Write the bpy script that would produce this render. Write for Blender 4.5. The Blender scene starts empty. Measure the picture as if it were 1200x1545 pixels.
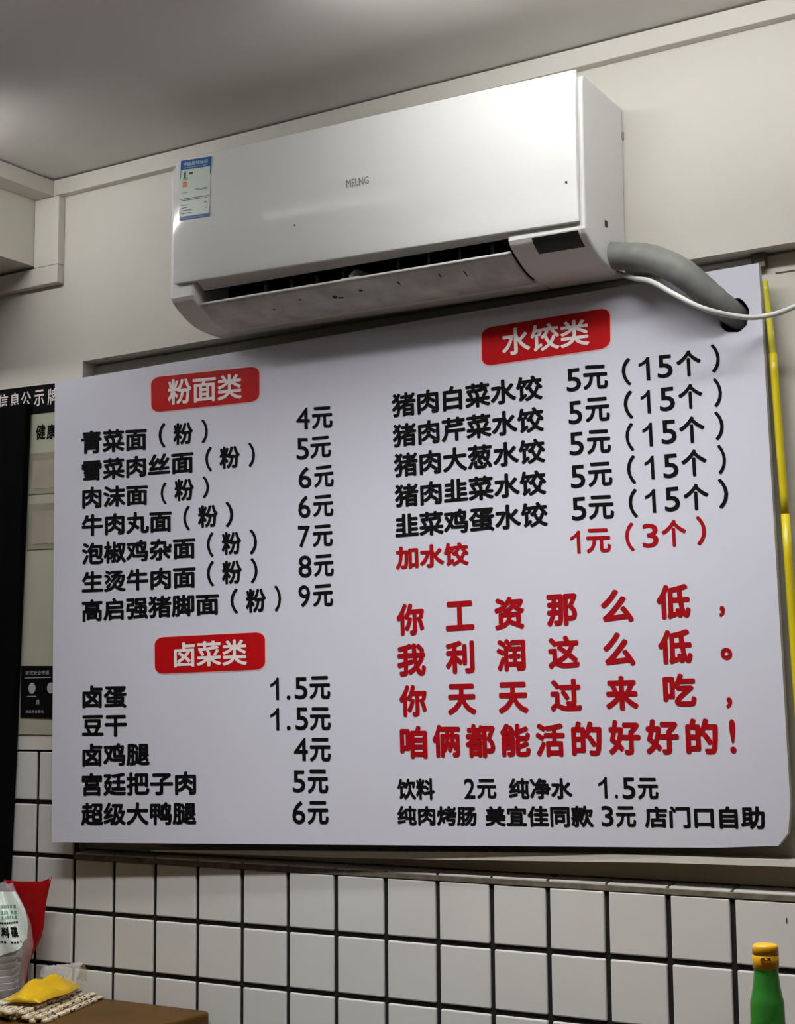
import bpy, bmesh, math, random
from mathutils import Vector, Matrix
random.seed(7)
C = bpy.context.scene.collection
SC = bpy.context.scene

# ---------------------------------------------------------------- camera
CAM = (2.26613, -2.24416, 0.27186)
YAW, PITCH, ROLL, FPX = 0.5693633, 0.1234068, -0.0073593, 2401.633
def make_camera():
    cd = bpy.data.cameras.new('camera')
    cd.sensor_fit = 'VERTICAL'; cd.sensor_height = 36.0; cd.sensor_width = 36.0
    cd.lens = FPX * 36.0 / 1545.0
    cd.clip_start = 0.02
    co = bpy.data.objects.new('camera', cd); C.objects.link(co)
    cy, sy = math.cos(YAW), math.sin(YAW)
    f = Vector((-sy*math.cos(PITCH), cy*math.cos(PITCH), math.sin(PITCH)))
    rt = Vector((cy, sy, 0)); up = rt.cross(f)
    c, s = math.cos(ROLL), math.sin(ROLL)
    r2 = c*rt + s*up; u2 = -s*rt + c*up
    m = Matrix((( r2.x, u2.x, -f.x, CAM[0]), (r2.y, u2.y, -f.y, CAM[1]), (r2.z, u2.z, -f.z, CAM[2]), (0,0,0,1)))
    co.matrix_world = m
    SC.camera = co
make_camera()

# ---------------------------------------------------------------- light and exposure
vs = SC.view_settings
SC.display_settings.display_device = 'sRGB'
vs.view_transform = 'Standard'; vs.look = 'None'; vs.gamma = 1.0; vs.use_curve_mapping = False
vs.exposure = 0.0
WORLD_STRENGTH = 0.2
# near tube lamp, plus side and mid fill tubes added out of view
NEAR_LOC, NEAR_ROT, NEAR_LEN, NEAR_GLOW = (1.40, -0.480, 1.292), 0.05, 0.80, 34.0
SIDE_LOC, SIDE_ROT, SIDE_LEN, SIDE_GLOW = (-0.14, -0.480, 1.292), 0.0, 0.70, 43.0
MID_LOC, MID_LEN, MID_GLOW = (0.97, -0.765, 1.308), 1.48, 1.0
MID_POWER, MID_SPREAD = 15.2, 124
NEAR_POWER, SPREAD = 2.6, 120                          # downward beams added under the near and mid tubes
w = bpy.data.worlds.new('world'); SC.world = w; w.use_nodes = True
bg = w.node_tree.nodes['Background']
bg.inputs[0].default_value = (0.95, 0.97, 1.0, 1); bg.inputs[1].default_value = WORLD_STRENGTH
def area(name, loc, rot, sx, sy, power, col=(1, 0.99, 0.97), spread=180):
    l = bpy.data.lights.new(name, 'AREA'); l.shape = 'RECTANGLE'; l.size = sx; l.size_y = sy
    l.energy = power; l.color = col; l.spread = math.radians(spread)
    o = bpy.data.objects.new(name, l); C.objects.link(o)
    o.location = loc; o.rotation_euler = rot
    return o
area('near_tube_light', (NEAR_LOC[0], NEAR_LOC[1], NEAR_LOC[2]-0.016), (0, 0, NEAR_ROT), NEAR_LEN, 0.06, NEAR_POWER, spread=SPREAD)
area('mid_fill_light', (MID_LOC[0], MID_LOC[1], MID_LOC[2]-0.016), (0, 0, 0), MID_LEN, 0.06, MID_POWER, spread=MID_SPREAD)  # added downward fill for the board and tiles
# ---------------------------------------------------------------- helpers
def mat(name, col, rough=0.5, var=0.04, scale=8.0, bump=0.0, bscale=60.0, metal=0.0, trans=0.0, alpha=1.0, spec=0.5, emit=None, coat=0.0, ior=1.45):
    m = bpy.data.materials.new(name); m.use_nodes = True
    nt = m.node_tree; b = nt.nodes['Principled BSDF']
    tc = nt.nodes.new('ShaderNodeTexCoord')
    nz = nt.nodes.new('ShaderNodeTexNoise'); nz.inputs['Scale'].default_value = scale; nz.inputs['Detail'].default_value = 4
    nt.links.new(tc.outputs['Object'], nz.inputs['Vector'])
    rp = nt.nodes.new('ShaderNodeValToRGB')
    lo = [max(0, c*(1-var)) for c in col]; hi = [min(1, c*(1+var)) for c in col]
    rp.color_ramp.elements[0].position = 0.3; rp.color_ramp.elements[1].position = 0.7
    rp.color_ramp.elements[0].color = (*lo, 1); rp.color_ramp.elements[1].color = (*hi, 1)
    nt.links.new(nz.outputs['Fac'], rp.inputs['Fac'])
    nt.links.new(rp.outputs['Color'], b.inputs['Base Color'])
    b.inputs['Roughness'].default_value = rough; b.inputs['Metallic'].default_value = metal
    b.inputs['Transmission Weight'].default_value = trans; b.inputs['Alpha'].default_value = alpha
    b.inputs['Specular IOR Level'].default_value = spec; b.inputs['Coat Weight'].default_value = coat
    b.inputs['IOR'].default_value = ior
    if emit:
        b.inputs['Emission Color'].default_value = (*emit[0], 1); b.inputs['Emission Strength'].default_value = emit[1]
    if bump:
        n2 = nt.nodes.new('ShaderNodeTexNoise'); n2.inputs['Scale'].default_value = bscale; n2.inputs['Detail'].default_value = 3
        nt.links.new(tc.outputs['Object'], n2.inputs['Vector'])
        bp = nt.nodes.new('ShaderNodeBump'); bp.inputs['Strength'].default_value = bump; bp.inputs['Distance'].default_value = 0.004
        nt.links.new(n2.outputs['Fac'], bp.inputs['Height']); nt.links.new(bp.outputs['Normal'], b.inputs['Normal'])
    return m

def link(name, bm, m, parent=None, smooth=False, bevel=0.0, seg=2):
    bmesh.ops.recalc_face_normals(bm, faces=bm.faces)
    me = bpy.data.meshes.new(name); bm.to_mesh(me); bm.free()
    for mm in (m if isinstance(m, (list, tuple)) else [m]): me.materials.append(mm)
    o = bpy.data.objects.new(name, me); C.objects.link(o)
    if smooth:
        for p in me.polygons: p.use_smooth = True
    if bevel:
        md = o.modifiers.new('bevel', 'BEVEL'); md.width = bevel; md.segments = seg; md.limit_method = 'ANGLE'; md.angle_limit = math.radians(40)
    if parent: put(o, parent)
    return o
def put(o, parent):
    o.parent = parent
    o.matrix_parent_inverse = Matrix.Translation(parent.location).inverted()
def box(bm, a, b, mi=0):
    x0, y0, z0 = a; x1, y1, z1 = b
    v = [bm.verts.new(p) for p in ((x0,y0,z0),(x1,y0,z0),(x1,y1,z0),(x0,y1,z0),(x0,y0,z1),(x1,y0,z1),(x1,y1,z1),(x0,y1,z1))]
    fs = []
    for f in ((0,3,2,1),(4,5,6,7),(0,1,5,4),(1,2,6,5),(2,3,7,6),(3,0,4,7)):
        fc = bm.faces.new([v[i] for i in f]); fc.material_index = mi; fs.append(fc)
    return v
def prism(bm, prof, x0, x1, D=None, nx=1):
    rows = []
    for i in range(nx+1):
        x = x0 + (x1-x0)*i/nx
        rows.append([bm.verts.new(D((x, y, z)) if D else (x, y, z)) for y, z in prof])
    n = len(prof)
    for i in range(nx):
        for k in range(n):
            bm.faces.new((rows[i][k], rows[i][(k+1)%n], rows[i+1][(k+1)%n], rows[i+1][k]))
    bm.faces.new(rows[0]); bm.faces.new(list(reversed(rows[-1])))
def spline(pts, n=10):
    P = [Vector(p) for p in pts]; P = [2*P[0]-P[1]] + P + [2*P[-1]-P[-2]]
    out = []
    for i in range(1, len(P)-2):
        for k in range(n):
            t = k/n
            out.append(0.5*((2*P[i]) + (P[i+1]-P[i-1])*t + (2*P[i-1]-5*P[i]+4*P[i+1]-P[i+2])*t*t + (3*P[i]-P[i-1]-3*P[i+1]+P[i+2])*t**3))
    out.append(P[-2]); return out
def tube(bm, pts, rad, n=16, wob=0.0, cap=True):
    rings = []
    ref = Vector((0, 0, 1))
    for i, p in enumerate(pts):
        t = (pts[min(i+1, len(pts)-1)] - pts[max(i-1, 0)]).normalized()
        a = t.cross(ref)
        if a.length < 1e-3: a = t.cross(Vector((0, 1, 0)))
        a.normalize(); b = t.cross(a)
        r = rad(i/(len(pts)-1)) if callable(rad) else rad
        r *= 1 + wob*(random.random()-0.5)
        rings.append([bm.verts.new(p + r*(a*math.cos(2*math.pi*k/n) + b*math.sin(2*math.pi*k/n))) for k in range(n)])
    for i in range(len(rings)-1):
        for k in range(n):
            bm.faces.new((rings[i][k], rings[i][(k+1)%n], rings[i+1][(k+1)%n], rings[i+1][k]))
    if cap:
        bm.faces.new(list(reversed(rings[0]))); bm.faces.new(rings[-1])
def lathe(bm, prof, c=(0, 0, 0), n=32, close=True):
    rings = []
    for r, z in prof:
        rings.append([bm.verts.new((c[0]+r*math.cos(2*math.pi*k/n), c[1]+r*math.sin(2*math.pi*k/n), c[2]+z)) for k in range(n)])
    for i in range(len(rings)-1):
        for k in range(n):
            bm.faces.new((rings[i][k], rings[i][(k+1)%n], rings[i+1][(k+1)%n], rings[i+1][k]))
    if close:
        bm.faces.new(list(reversed(rings[0]))); bm.faces.new(rings[-1])
def empty(name, loc):
    o = bpy.data.objects.new(name, None); C.objects.link(o); o.location = loc; o.empty_display_size = 0.05
    return o
def tag(o, label, cat, group=None):
    o['label'] = label; o['category'] = cat
    if group: o['group'] = group
    return o
def struct(o):
    o['kind'] = 'structure'; return o

# lettering: outlines of a string as flat polygons, thickened to a bold weight, then laid on a surface
_cache = {}
def glyphs(text):
    if text in _cache: return _cache[text]
    if text == '1':                          # a one with a flag and no foot
        _cache[text] = ([(0.235, 0), (0.36, 0), (0.36, 0.72), (0.27, 0.72), (0.21, 0.635), (0.10, 0.55), (0.0, 0.51), (0.0, 0.41), (0.12, 0.455), (0.235, 0.53)],
                        [(0, 1, 2, 3, 9), (3, 4, 9), (4, 5, 8, 9), (5, 6, 7, 8)])
        return _cache[text]
    cu = bpy.data.curves.new('lettering_outline', 'FONT'); cu.body = text; cu.size = 1.0; cu.resolution_u = 3
    ob = bpy.data.objects.new('lettering_outline', cu); C.objects.link(ob)
    dg = bpy.context.evaluated_depsgraph_get(); dg.update()
    me = bpy.data.meshes.new_from_object(ob.evaluated_get(dg))
    v = [(p.co.x, p.co.y) for p in me.vertices]; f = [tuple(p.vertices) for p in me.polygons]
    bpy.data.meshes.remove(me); bpy.data.objects.remove(ob); bpy.data.curves.remove(cu)
    _cache[text] = (v, f); return v, f
def letter(bm, text, place, weight=0.03, depth=2e-5, copies=8, mi=0):
    """place(s, t, d): s,t in 0..1 over the inked box (t up), d = distance in front of the surface"""
    v, f = glyphs(text)
    if not v: return
    if text == '1': weight = 0.0
    sh = [(0, 0)] + [(weight*math.cos(2*math.pi*k/copies), weight*math.sin(2*math.pi*k/copies)) for k in range(copies)] if weight else [(0, 0)]
    x0 = min(p[0] for p in v)-weight; x1 = max(p[0] for p in v)+weight
    y0 = min(p[1] for p in v)-weight; y1 = max(p[1] for p in v)+weight
    for i, (dx, dy) in enumerate(sh):
        vs_ = [bm.verts.new(place((x+dx-x0)/(x1-x0), (y+dy-y0)/(y1-y0), i*depth)) for x, y in v]
        for q in f:
            try: bm.faces.new([vs_[k] for k in q]).material_index = mi
            except ValueError: pass
def wallquad(x0, x1, z0, z1, y):
    return lambda s, t, d: (x0+(x1-x0)*s, y-d, z0+(z1-z0)*t)

# ---------------------------------------------------------------- materials
M_wall = mat('cream_plaster', (0.65, 0.63, 0.575), 0.65, 0.03, 3, 0.05, 40)
M_ceil = mat('ceiling_paint', (0.72, 0.71, 0.68), 0.55, 0.03, 3)
M_trim = mat('white_trim_plastic', (0.65, 0.63, 0.575), 0.45, 0.03, 5)
M_soffit = mat('soffit_paint', (0.64, 0.625, 0.55), 0.55, 0.03, 4)
M_tile = mat('glazed_tile', (0.66, 0.66, 0.635), 0.22, 0.03, 5, 0.02, 12)
M_grout = mat('black_grout', (0.006, 0.006, 0.006), 0.8, 0.3, 30)
M_edge = mat('dirty_edge_gap_shade', (0.15, 0.13, 0.10), 0.7, 0.4, 40)
M_ac = mat('white_appliance_plastic', (0.80, 0.80, 0.79), 0.42, 0.01, 5)
M_acpanel = mat('gloss_appliance_panel', (0.86, 0.865, 0.86), 0.10, 0.01, 5, coat=0.3)
M_acdirty = mat('dusty_flap_plastic', (0.62, 0.62, 0.61), 0.5, 0.22, 22)
M_dark = mat('black_plastic', (0.008, 0.008, 0.009), 0.45, 0.2, 20)
M_vane = mat('grey_vane_plastic', (0.30, 0.30, 0.29), 0.5, 0.1, 20)
M_board = mat('printed_foam_board', (0.60, 0.60, 0.685), 0.5, 0.015, 3)
M_black = mat('black_ink', (0.004, 0.004, 0.005), 0.7, 0.1, 20, spec=0.1)
M_red = mat('red_ink', (0.33, 0.002, 0.006), 0.6, 0.05, 10, spec=0.15)
M_badge = mat('red_badge_ink', (0.43, 0.002, 0.004), 0.55, 0.06, 10, spec=0.2)
M_white = mat('white_ink', (0.78, 0.70, 0.70), 0.5, 0.02, 10)
M_pink = mat('pale_pink_ink', (0.80, 0.50, 0.50), 0.5, 0.02, 10)
M_pipe = mat('grey_pipe_wrap', (0.20, 0.205, 0.195), 0.6, 0.18, 25, 0.35, 50)
M_cable = mat('white_cable', (0.60, 0.60, 0.58), 0.4, 0.05, 10)
M_yel = mat('yellow_plastic', (0.62, 0.50, 0.015), 0.3, 0.08, 15)
M_yel2 = mat('backlit_yellow_plastic', (0.66, 0.60, 0.06), 0.3, 0.08, 15)  # light shining through the strip is put into this paler yellow
M_wood = mat('brown_table_top', (0.10, 0.046, 0.006), 0.5, 0.2, 6, spec=0.25)
M_niche = mat('cream_niche_panel', (0.64, 0.62, 0.54), 0.5, 0.03, 4)
M_brown = mat('shaded_recess_strip', (0.42, 0.39, 0.31), 0.5, 0.15, 8)  # shade of the recess is mixed into this brown
M_rail = mat('grey_metal_rail', (0.34, 0.33, 0.30), 0.4, 0.06, 8, metal=0.3)
M_floor = mat('floor_tile', (0.33, 0.32, 0.30), 0.4, 0.08, 2)
M_poster = mat('poster_paper', (0.42, 0.42, 0.33), 0.5, 0.05, 6)
LINES = [
    ('k', [('青菜面', (0.0495, 0.1656, 0.1195, 0.1712, 0.1328, 0.1817)), ('（', (0.1856, 0.1972, 0.1265, 0.1805, 0.1286, 0.1825)), ('粉', (0.2102, 0.2432, 0.1325, 0.1795, 0.1344, 0.1818)), ('）', (0.2571, 0.2676, 0.1323, 0.1834, 0.1343, 0.1853)), ('4', (0.4064, 0.4265, 0.1365, 0.1814, 0.1405, 0.1852)), ('元', (0.4296, 0.4602, 0.1407, 0.186, 0.144, 0.1884))]),
    ('k', [('雪菜肉丝面', (0.0508, 0.2438, 0.1854, 0.2318, 0.1963, 0.2435)), ('（', (0.2628, 0.2737, 0.1914, 0.244, 0.1933, 0.2458)), ('粉', (0.2858, 0.3183, 0.1964, 0.243, 0.198, 0.2449)), ('）', (0.3318, 0.3422, 0.1953, 0.2459, 0.1972, 0.2477)), ('5', (0.4056, 0.4246, 0.1993, 0.2434, 0.2028, 0.2467)), ('元', (0.4261, 0.457, 0.2017, 0.2454, 0.2033, 0.2467))]),
    ('k', [('肉沫面', (0.0519, 0.167, 0.2442, 0.2924, 0.2549, 0.3)), ('（', (0.1886, 0.1986, 0.255, 0.3021, 0.2566, 0.3036)), ('粉', (0.2114, 0.2443, 0.2527, 0.2999, 0.2544, 0.3012)), ('）', (0.258, 0.2688, 0.2529, 0.2998, 0.2546, 0.3014)), ('6', (0.4079, 0.4274, 0.2581, 0.3024, 0.2614, 0.3055)), ('元', (0.4311, 0.4601, 0.2625, 0.3046, 0.2621, 0.3069))]),
    ('k', [('牛肉丸面', (0.0512, 0.207, 0.3049, 0.3528, 0.3165, 0.3627)), ('（', (0.2261, 0.2371, 0.3103, 0.3628, 0.3119, 0.3642)), ('粉', (0.2501, 0.2825, 0.314, 0.3611, 0.3153, 0.3621)), ('）', (0.2945, 0.3067, 0.3121, 0.3651, 0.3139, 0.3668)), ('6', (0.4067, 0.4251, 0.3166, 0.3622, 0.3194, 0.3648)), ('元', (0.4287, 0.4587, 0.3208, 0.3633, 0.3217, 0.3657))]),
    ('k', [('泡椒鸡杂面', (0.0515, 0.2457, 0.3665, 0.4148, 0.3782, 0.4237)), ('（', (0.2642, 0.2752, 0.371, 0.4234, 0.3725, 0.4247)), ('粉', (0.2878, 0.3189, 0.3746, 0.4224, 0.376, 0.4235)), ('）', (0.3318, 0.3435, 0.3741, 0.4262, 0.3757, 0.4276)), ('7', (0.4058, 0.4236, 0.3774, 0.4213, 0.3798, 0.4235)), ('元', (0.4272, 0.4569, 0.3798, 0.4235, 0.3808, 0.4249))]),
    ('k', [('生烫牛肉面', (0.0517, 0.2458, 0.4289, 0.4755, 0.4389, 0.4842)), ('（', (0.2637, 0.2754, 0.4309, 0.4835, 0.4323, 0.4848)), ('粉', (0.2877, 0.3193, 0.4341, 0.4823, 0.4351, 0.4831)), ('）', (0.3327, 0.3438, 0.4335, 0.4844, 0.4349, 0.4856)), ('8', (0.4054, 0.4252, 0.437, 0.4813, 0.4394, 0.4835)), ('元', (0.4281, 0.4573, 0.4398, 0.4825, 0.4399, 0.4843))]),
    ('k', [('高启强猪脚面', (0.0519, 0.2826, 0.4892, 0.5381, 0.4981, 0.5436)), ('（', (0.3006, 0.3126, 0.4913, 0.5431, 0.4926, 0.5442)), ('粉', (0.3249, 0.3558, 0.4952, 0.5441, 0.4958, 0.5444)), ('）', (0.3687, 0.3788, 0.4925, 0.5456, 0.4936, 0.5466)), ('9', (0.4046, 0.4222, 0.4959, 0.5404, 0.4978, 0.5421)), ('元', (0.4261, 0.4554, 0.4988, 0.5415, 0.4981, 0.5436))]),
    ('k', [('卤蛋', (0.0536, 0.1304, 0.6729, 0.7211, 0.6763, 0.7237)), ('1', (0.3602, 0.3733, 0.6759, 0.7198, 0.6768, 0.7206)), ('.', (0.3844, 0.3904, 0.7121, 0.7205, 0.7124, 0.7209)), ('5', (0.3964, 0.4157, 0.6776, 0.7204, 0.6789, 0.7215)), ('元', (0.4182, 0.4486, 0.6774, 0.7217, 0.6782, 0.7233))]),
    ('k', [('豆干', (0.0531, 0.1304, 0.7358, 0.7803, 0.7373, 0.7831)), ('1', (0.3597, 0.373, 0.7358, 0.7799, 0.7364, 0.7805)), ('.', (0.3837, 0.3899, 0.7716, 0.7804, 0.7719, 0.7807)), ('5', (0.3968, 0.4158, 0.7365, 0.7809, 0.7375, 0.7817)), ('元', (0.4179, 0.4482, 0.7372, 0.7823, 0.7387, 0.7835))]),
    ('k', [('卤鸡腿', (0.054, 0.1689, 0.7946, 0.8428, 0.7966, 0.843)), ('4', (0.3939, 0.4144, 0.7955, 0.8397, 0.7963, 0.8403)), ('元', (0.417, 0.4473, 0.7964, 0.842, 0.7975, 0.8428))]),
    ('k', [('宫廷把子肉', (0.0531, 0.2439, 0.8564, 0.9043, 0.8562, 0.9034)), ('5', (0.3913, 0.4099, 0.8583, 0.9009, 0.8588, 0.9012)), ('元', (0.4131, 0.4428, 0.8577, 0.9031, 0.8584, 0.9035))]),
    ('k', [('超级大鸭腿', (0.0522, 0.244, 0.9175, 0.9652, 0.9174, 0.9623)), ('6', (0.3899, 0.4091, 0.9168, 0.9614, 0.917, 0.9614)), ('元', (0.4122, 0.4423, 0.9174, 0.962, 0.9176, 0.962))]),
    ('k', [('猪肉白菜水饺', (0.5452, 0.7445, 0.1376, 0.1853, 0.1409, 0.1888)), ('5', (0.7743, 0.7922, 0.1383, 0.1817, 0.1392, 0.1823)), ('元', (0.7945, 0.8241, 0.1364, 0.1823, 0.1402, 0.1851)), ('（', (0.8408, 0.8516, 0.132, 0.1831, 0.1345, 0.1854)), ('1', (0.8607, 0.8737, 0.135, 0.1782, 0.1381, 0.1811)), ('5', (0.8821, 0.8997, 0.1375, 0.1796, 0.1386, 0.1811)), ('个', (0.9038, 0.9316, 0.1348, 0.1826, 0.1365, 0.1835)), ('）', (0.9431, 0.9526, 0.131, 0.1823, 0.1333, 0.1844))]),
    ('k', [('猪肉芹菜水饺', (0.5451, 0.7446, 0.1981, 0.2447, 0.2007, 0.2486)), ('5', (0.7749, 0.7918, 0.1994, 0.2425, 0.2004, 0.2433)), ('元', (0.7955, 0.8247, 0.1973, 0.2424, 0.1999, 0.2447)), ('（', (0.8413, 0.852, 0.1925, 0.2442, 0.1948, 0.2463)), ('1', (0.8612, 0.8724, 0.1962, 0.2383, 0.1986, 0.2406)), ('5', (0.8828, 0.9004, 0.197, 0.2397, 0.1978, 0.2408)), ('个', (0.9041, 0.9313, 0.1962, 0.241, 0.1973, 0.2417)), ('）', (0.9436, 0.9529, 0.1923, 0.2438, 0.1943, 0.2457))]),
    ('k', [('猪肉大葱水饺', (0.5459, 0.7447, 0.2559, 0.3035, 0.2607, 0.307)), ('5', (0.7744, 0.7921, 0.2575, 0.3003, 0.2584, 0.301)), ('元', (0.7957, 0.8242, 0.257, 0.3017, 0.2602, 0.3034)), ('（', (0.8416, 0.8512, 0.2517, 0.3031, 0.2536, 0.3048)), ('1', (0.8614, 0.8729, 0.2556, 0.2988, 0.2578, 0.3009)), ('5', (0.8829, 0.9004, 0.2559, 0.2993, 0.257, 0.3002)), ('个', (0.903, 0.9318, 0.2545, 0.3024, 0.2555, 0.303)), ('）', (0.943, 0.9528, 0.2514, 0.3028, 0.2534, 0.3046))]),
    ('k', [('猪肉韭菜水饺', (0.5457, 0.7444, 0.3169, 0.3625, 0.3195, 0.3668)), ('5', (0.7744, 0.792, 0.3184, 0.361, 0.319, 0.3614)), ('元', (0.7954, 0.8243, 0.3167, 0.3617, 0.319, 0.363)), ('（', (0.8416, 0.8516, 0.3107, 0.363, 0.3125, 0.3647)), ('1', (0.8619, 0.873, 0.3155, 0.358, 0.3175, 0.3598)), ('5', (0.8831, 0.9005, 0.3172, 0.3604, 0.3179, 0.361)), ('个', (0.9037, 0.9321, 0.3139, 0.3617, 0.3143, 0.3618)), ('）', (0.9443, 0.9532, 0.311, 0.3629, 0.3126, 0.3644))]),
    ('k', [('韭菜鸡蛋水饺', (0.5454, 0.7446, 0.3743, 0.4218, 0.3791, 0.4258)), ('5', (0.7738, 0.7918, 0.3776, 0.4202, 0.3782, 0.4208)), ('元', (0.7942, 0.8244, 0.3773, 0.4209, 0.3801, 0.4233)), ('（', (0.8416, 0.8519, 0.3717, 0.4236, 0.3733, 0.4251)), ('1', (0.8609, 0.8728, 0.3756, 0.4181, 0.3775, 0.4199)), ('5', (0.8829, 0.9003, 0.3767, 0.4198, 0.3771, 0.4204)), ('个', (0.9041, 0.9321, 0.3745, 0.4218, 0.3755, 0.4219)), ('）', (0.9428, 0.9536, 0.3703, 0.423, 0.3721, 0.4246))]),
    ('r', [('加水饺', (0.5447, 0.6429, 0.4371, 0.4827, 0.4403, 0.4848)), ('1', (0.7706, 0.7827, 0.4374, 0.4792, 0.4391, 0.4807)), ('元', (0.7896, 0.8188, 0.4367, 0.4816, 0.4395, 0.4831)), ('（', (0.8357, 0.8461, 0.4313, 0.4833, 0.4328, 0.4847)), ('3', (0.8554, 0.8739, 0.4373, 0.4803, 0.4382, 0.481)), ('个', (0.8775, 0.9053, 0.4344, 0.4823, 0.4349, 0.4824)), ('）', (0.9165, 0.9272, 0.4321, 0.4835, 0.4337, 0.4849))]),
    ('r', [('你', (0.5437, 0.5814, 0.5486, 0.609, 0.5487, 0.6097)), ('工', (0.6096, 0.6471, 0.5503, 0.6057, 0.5511, 0.6059)), ('资', (0.6731, 0.711, 0.5489, 0.6101, 0.5492, 0.6104)), ('那', (0.7382, 0.7757, 0.5509, 0.6093, 0.5513, 0.6091)), ('么', (0.8034, 0.8415, 0.549, 0.6093, 0.5508, 0.6099)), ('低', (0.8678, 0.9058, 0.5479, 0.6089, 0.5487, 0.6091)), ('，', (0.9366, 0.9431, 0.5913, 0.6103, 0.592, 0.6109))]),
    ('r', [('我', (0.5431, 0.5819, 0.6246, 0.6867, 0.6246, 0.6868)), ('利', (0.6079, 0.6458, 0.6243, 0.6861, 0.6244, 0.6862)), ('润', (0.6739, 0.7104, 0.6262, 0.6861, 0.6262, 0.6862)), ('这', (0.7379, 0.776, 0.6262, 0.686, 0.6265, 0.6857)), ('么', (0.8039, 0.8411, 0.6255, 0.6865, 0.6264, 0.6869)), ('低', (0.8671, 0.9053, 0.627, 0.6873, 0.6276, 0.6878)), ('。', (0.9356, 0.9484, 0.6627, 0.6839, 0.6638, 0.6849))]),
    ('r', [('你', (0.5444, 0.5816, 0.7025, 0.7624, 0.703, 0.7629)), ('天', (0.6089, 0.6463, 0.7041, 0.7618, 0.7053, 0.7624)), ('天', (0.6741, 0.7117, 0.7049, 0.7625, 0.7061, 0.7632)), ('过', (0.7383, 0.7765, 0.7034, 0.7621, 0.7047, 0.7629)), ('来', (0.8044, 0.8423, 0.7029, 0.7635, 0.7043, 0.7643)), ('吃', (0.8704, 0.9072, 0.7032, 0.76, 0.7046, 0.7609)), ('，', (0.9387, 0.9454, 0.7474, 0.7664, 0.7477, 0.7668))]),
    ('r', [('咱', (0.5439, 0.5806, 0.7788, 0.8399, 0.7804, 0.841)), ('俩', (0.5872, 0.6242, 0.7784, 0.8392, 0.78, 0.8403)), ('都', (0.6302, 0.6686, 0.7792, 0.8411, 0.7809, 0.8422)), ('能', (0.6749, 0.7124, 0.7803, 0.8403, 0.782, 0.8414)), ('活', (0.7186, 0.7542, 0.7814, 0.8416, 0.7831, 0.8426)), ('的', (0.7619, 0.7979, 0.7801, 0.841, 0.7818, 0.8421)), ('好', (0.8055, 0.8426, 0.7799, 0.8406, 0.7817, 0.8417)), ('好', (0.8481, 0.8857, 0.7804, 0.8413, 0.7822, 0.8425)), ('的', (0.8928, 0.9285, 0.7813, 0.8422, 0.783, 0.8433)), ('!', (0.9405, 0.9473, 0.7848, 0.8424, 0.7852, 0.8426))]),
    ('k', [('饮料', (0.5386, 0.5883, 0.8773, 0.9158, 0.8768, 0.9171)), ('2', (0.6267, 0.6409, 0.8784, 0.9151, 0.8787, 0.9152)), ('元', (0.643, 0.6677, 0.8799, 0.9152, 0.8804, 0.9155)), ('纯净水', (0.6831, 0.7607, 0.8787, 0.9162, 0.8802, 0.917)), ('1', (0.7913, 0.8016, 0.8792, 0.9163, 0.8794, 0.9164)), ('.', (0.81, 0.8138, 0.9098, 0.9161, 0.9099, 0.9162)), ('5', (0.8188, 0.834, 0.8804, 0.9176, 0.8807, 0.9177)), ('元', (0.8364, 0.8597, 0.8813, 0.9183, 0.8818, 0.9186))]),
    ('k', [('纯肉烤肠', (0.5376, 0.6418, 0.9271, 0.9629, 0.9287, 0.9645)), ('美宜佳同款', (0.6523, 0.7841, 0.9285, 0.9647, 0.9282, 0.9661)), ('3', (0.7931, 0.8075, 0.9289, 0.9646, 0.929, 0.9646)), ('元', (0.8102, 0.8331, 0.9297, 0.9658, 0.9299, 0.9657)), ('店门口自助', (0.8426, 0.9729, 0.93, 0.9666, 0.9308, 0.9686))]),
]
BADGES = [
    ('粉面类', [[0.1731, 0.0257], [0.3509, 0.0388], [0.3501, 0.1118], [0.1737, 0.1019]], (0.202, 0.3232, 0.0361, 0.0915, 0.0476, 0.1014)),
    ('卤菜类', [[0.1777, 0.5812], [0.3535, 0.5846], [0.353, 0.6592], [0.178, 0.6568]], (0.2097, 0.3258, 0.5946, 0.6455, 0.5959, 0.6487)),
    ('水饺类', [[0.6697, 0.0363], [0.8307, 0.0358], [0.8291, 0.1104], [0.6688, 0.1096]], (0.6957, 0.8045, 0.044, 0.0963, 0.0493, 0.0993)),
]
# ================================================================ structure
CZ = 1.3307; FZ = -1.0
NX0, NX1, NZ1 = 0.10, 2.30, 0.9535         # recess behind the board
bm = bmesh.new(); box(bm, (-3.0, -6.0, FZ-0.1), (5.0, 0.3, FZ)); struct(link('floor', bm, M_floor))
bm = bmesh.new(); box(bm, (-3.0, -6.0, CZ), (5.0, 0.3, CZ+0.1)); struct(link('ceiling', bm, M_ceil))
bm = bmesh.new()
box(bm, (-3.0, 0.0, 0.2), (NX0, 0.2, CZ)); box(bm, (NX1, 0.0, 0.0), (5.0, 0.2, CZ))
box(bm, (NX0, 0.0, NZ1), (NX1, 0.2, CZ)); box(bm, (-3.0, 0.009, FZ), (NX0, 0.2, 0.2)); box(bm, (NX0, 0.009, FZ), (NX1, 0.2, -0.004)); box(bm, (NX1, 0.009, FZ), (5.0, 0.2, 0.0))
box(bm, (NX0, 0.0435, -0.004), (NX1, 0.2, NZ1))
wall = struct(link('wall_back', bm, M_wall))
# the other walls of the small shop, beside and behind the camera
bm = bmesh.new(); box(bm, (-3.1, -6.0, FZ), (-3.0, 0.2, CZ)); struct(link('wall_left', bm, M_wall))
bm = bmesh.new(); box(bm, (5.0, -6.0, FZ), (5.1, 0.2, CZ)); struct(link('wall_right', bm, M_wall))
bm = bmesh.new(); box(bm, (-3.1, -6.1, FZ), (5.1, -6.0, CZ)); struct(link('wall_front', bm, M_wall))
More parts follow.
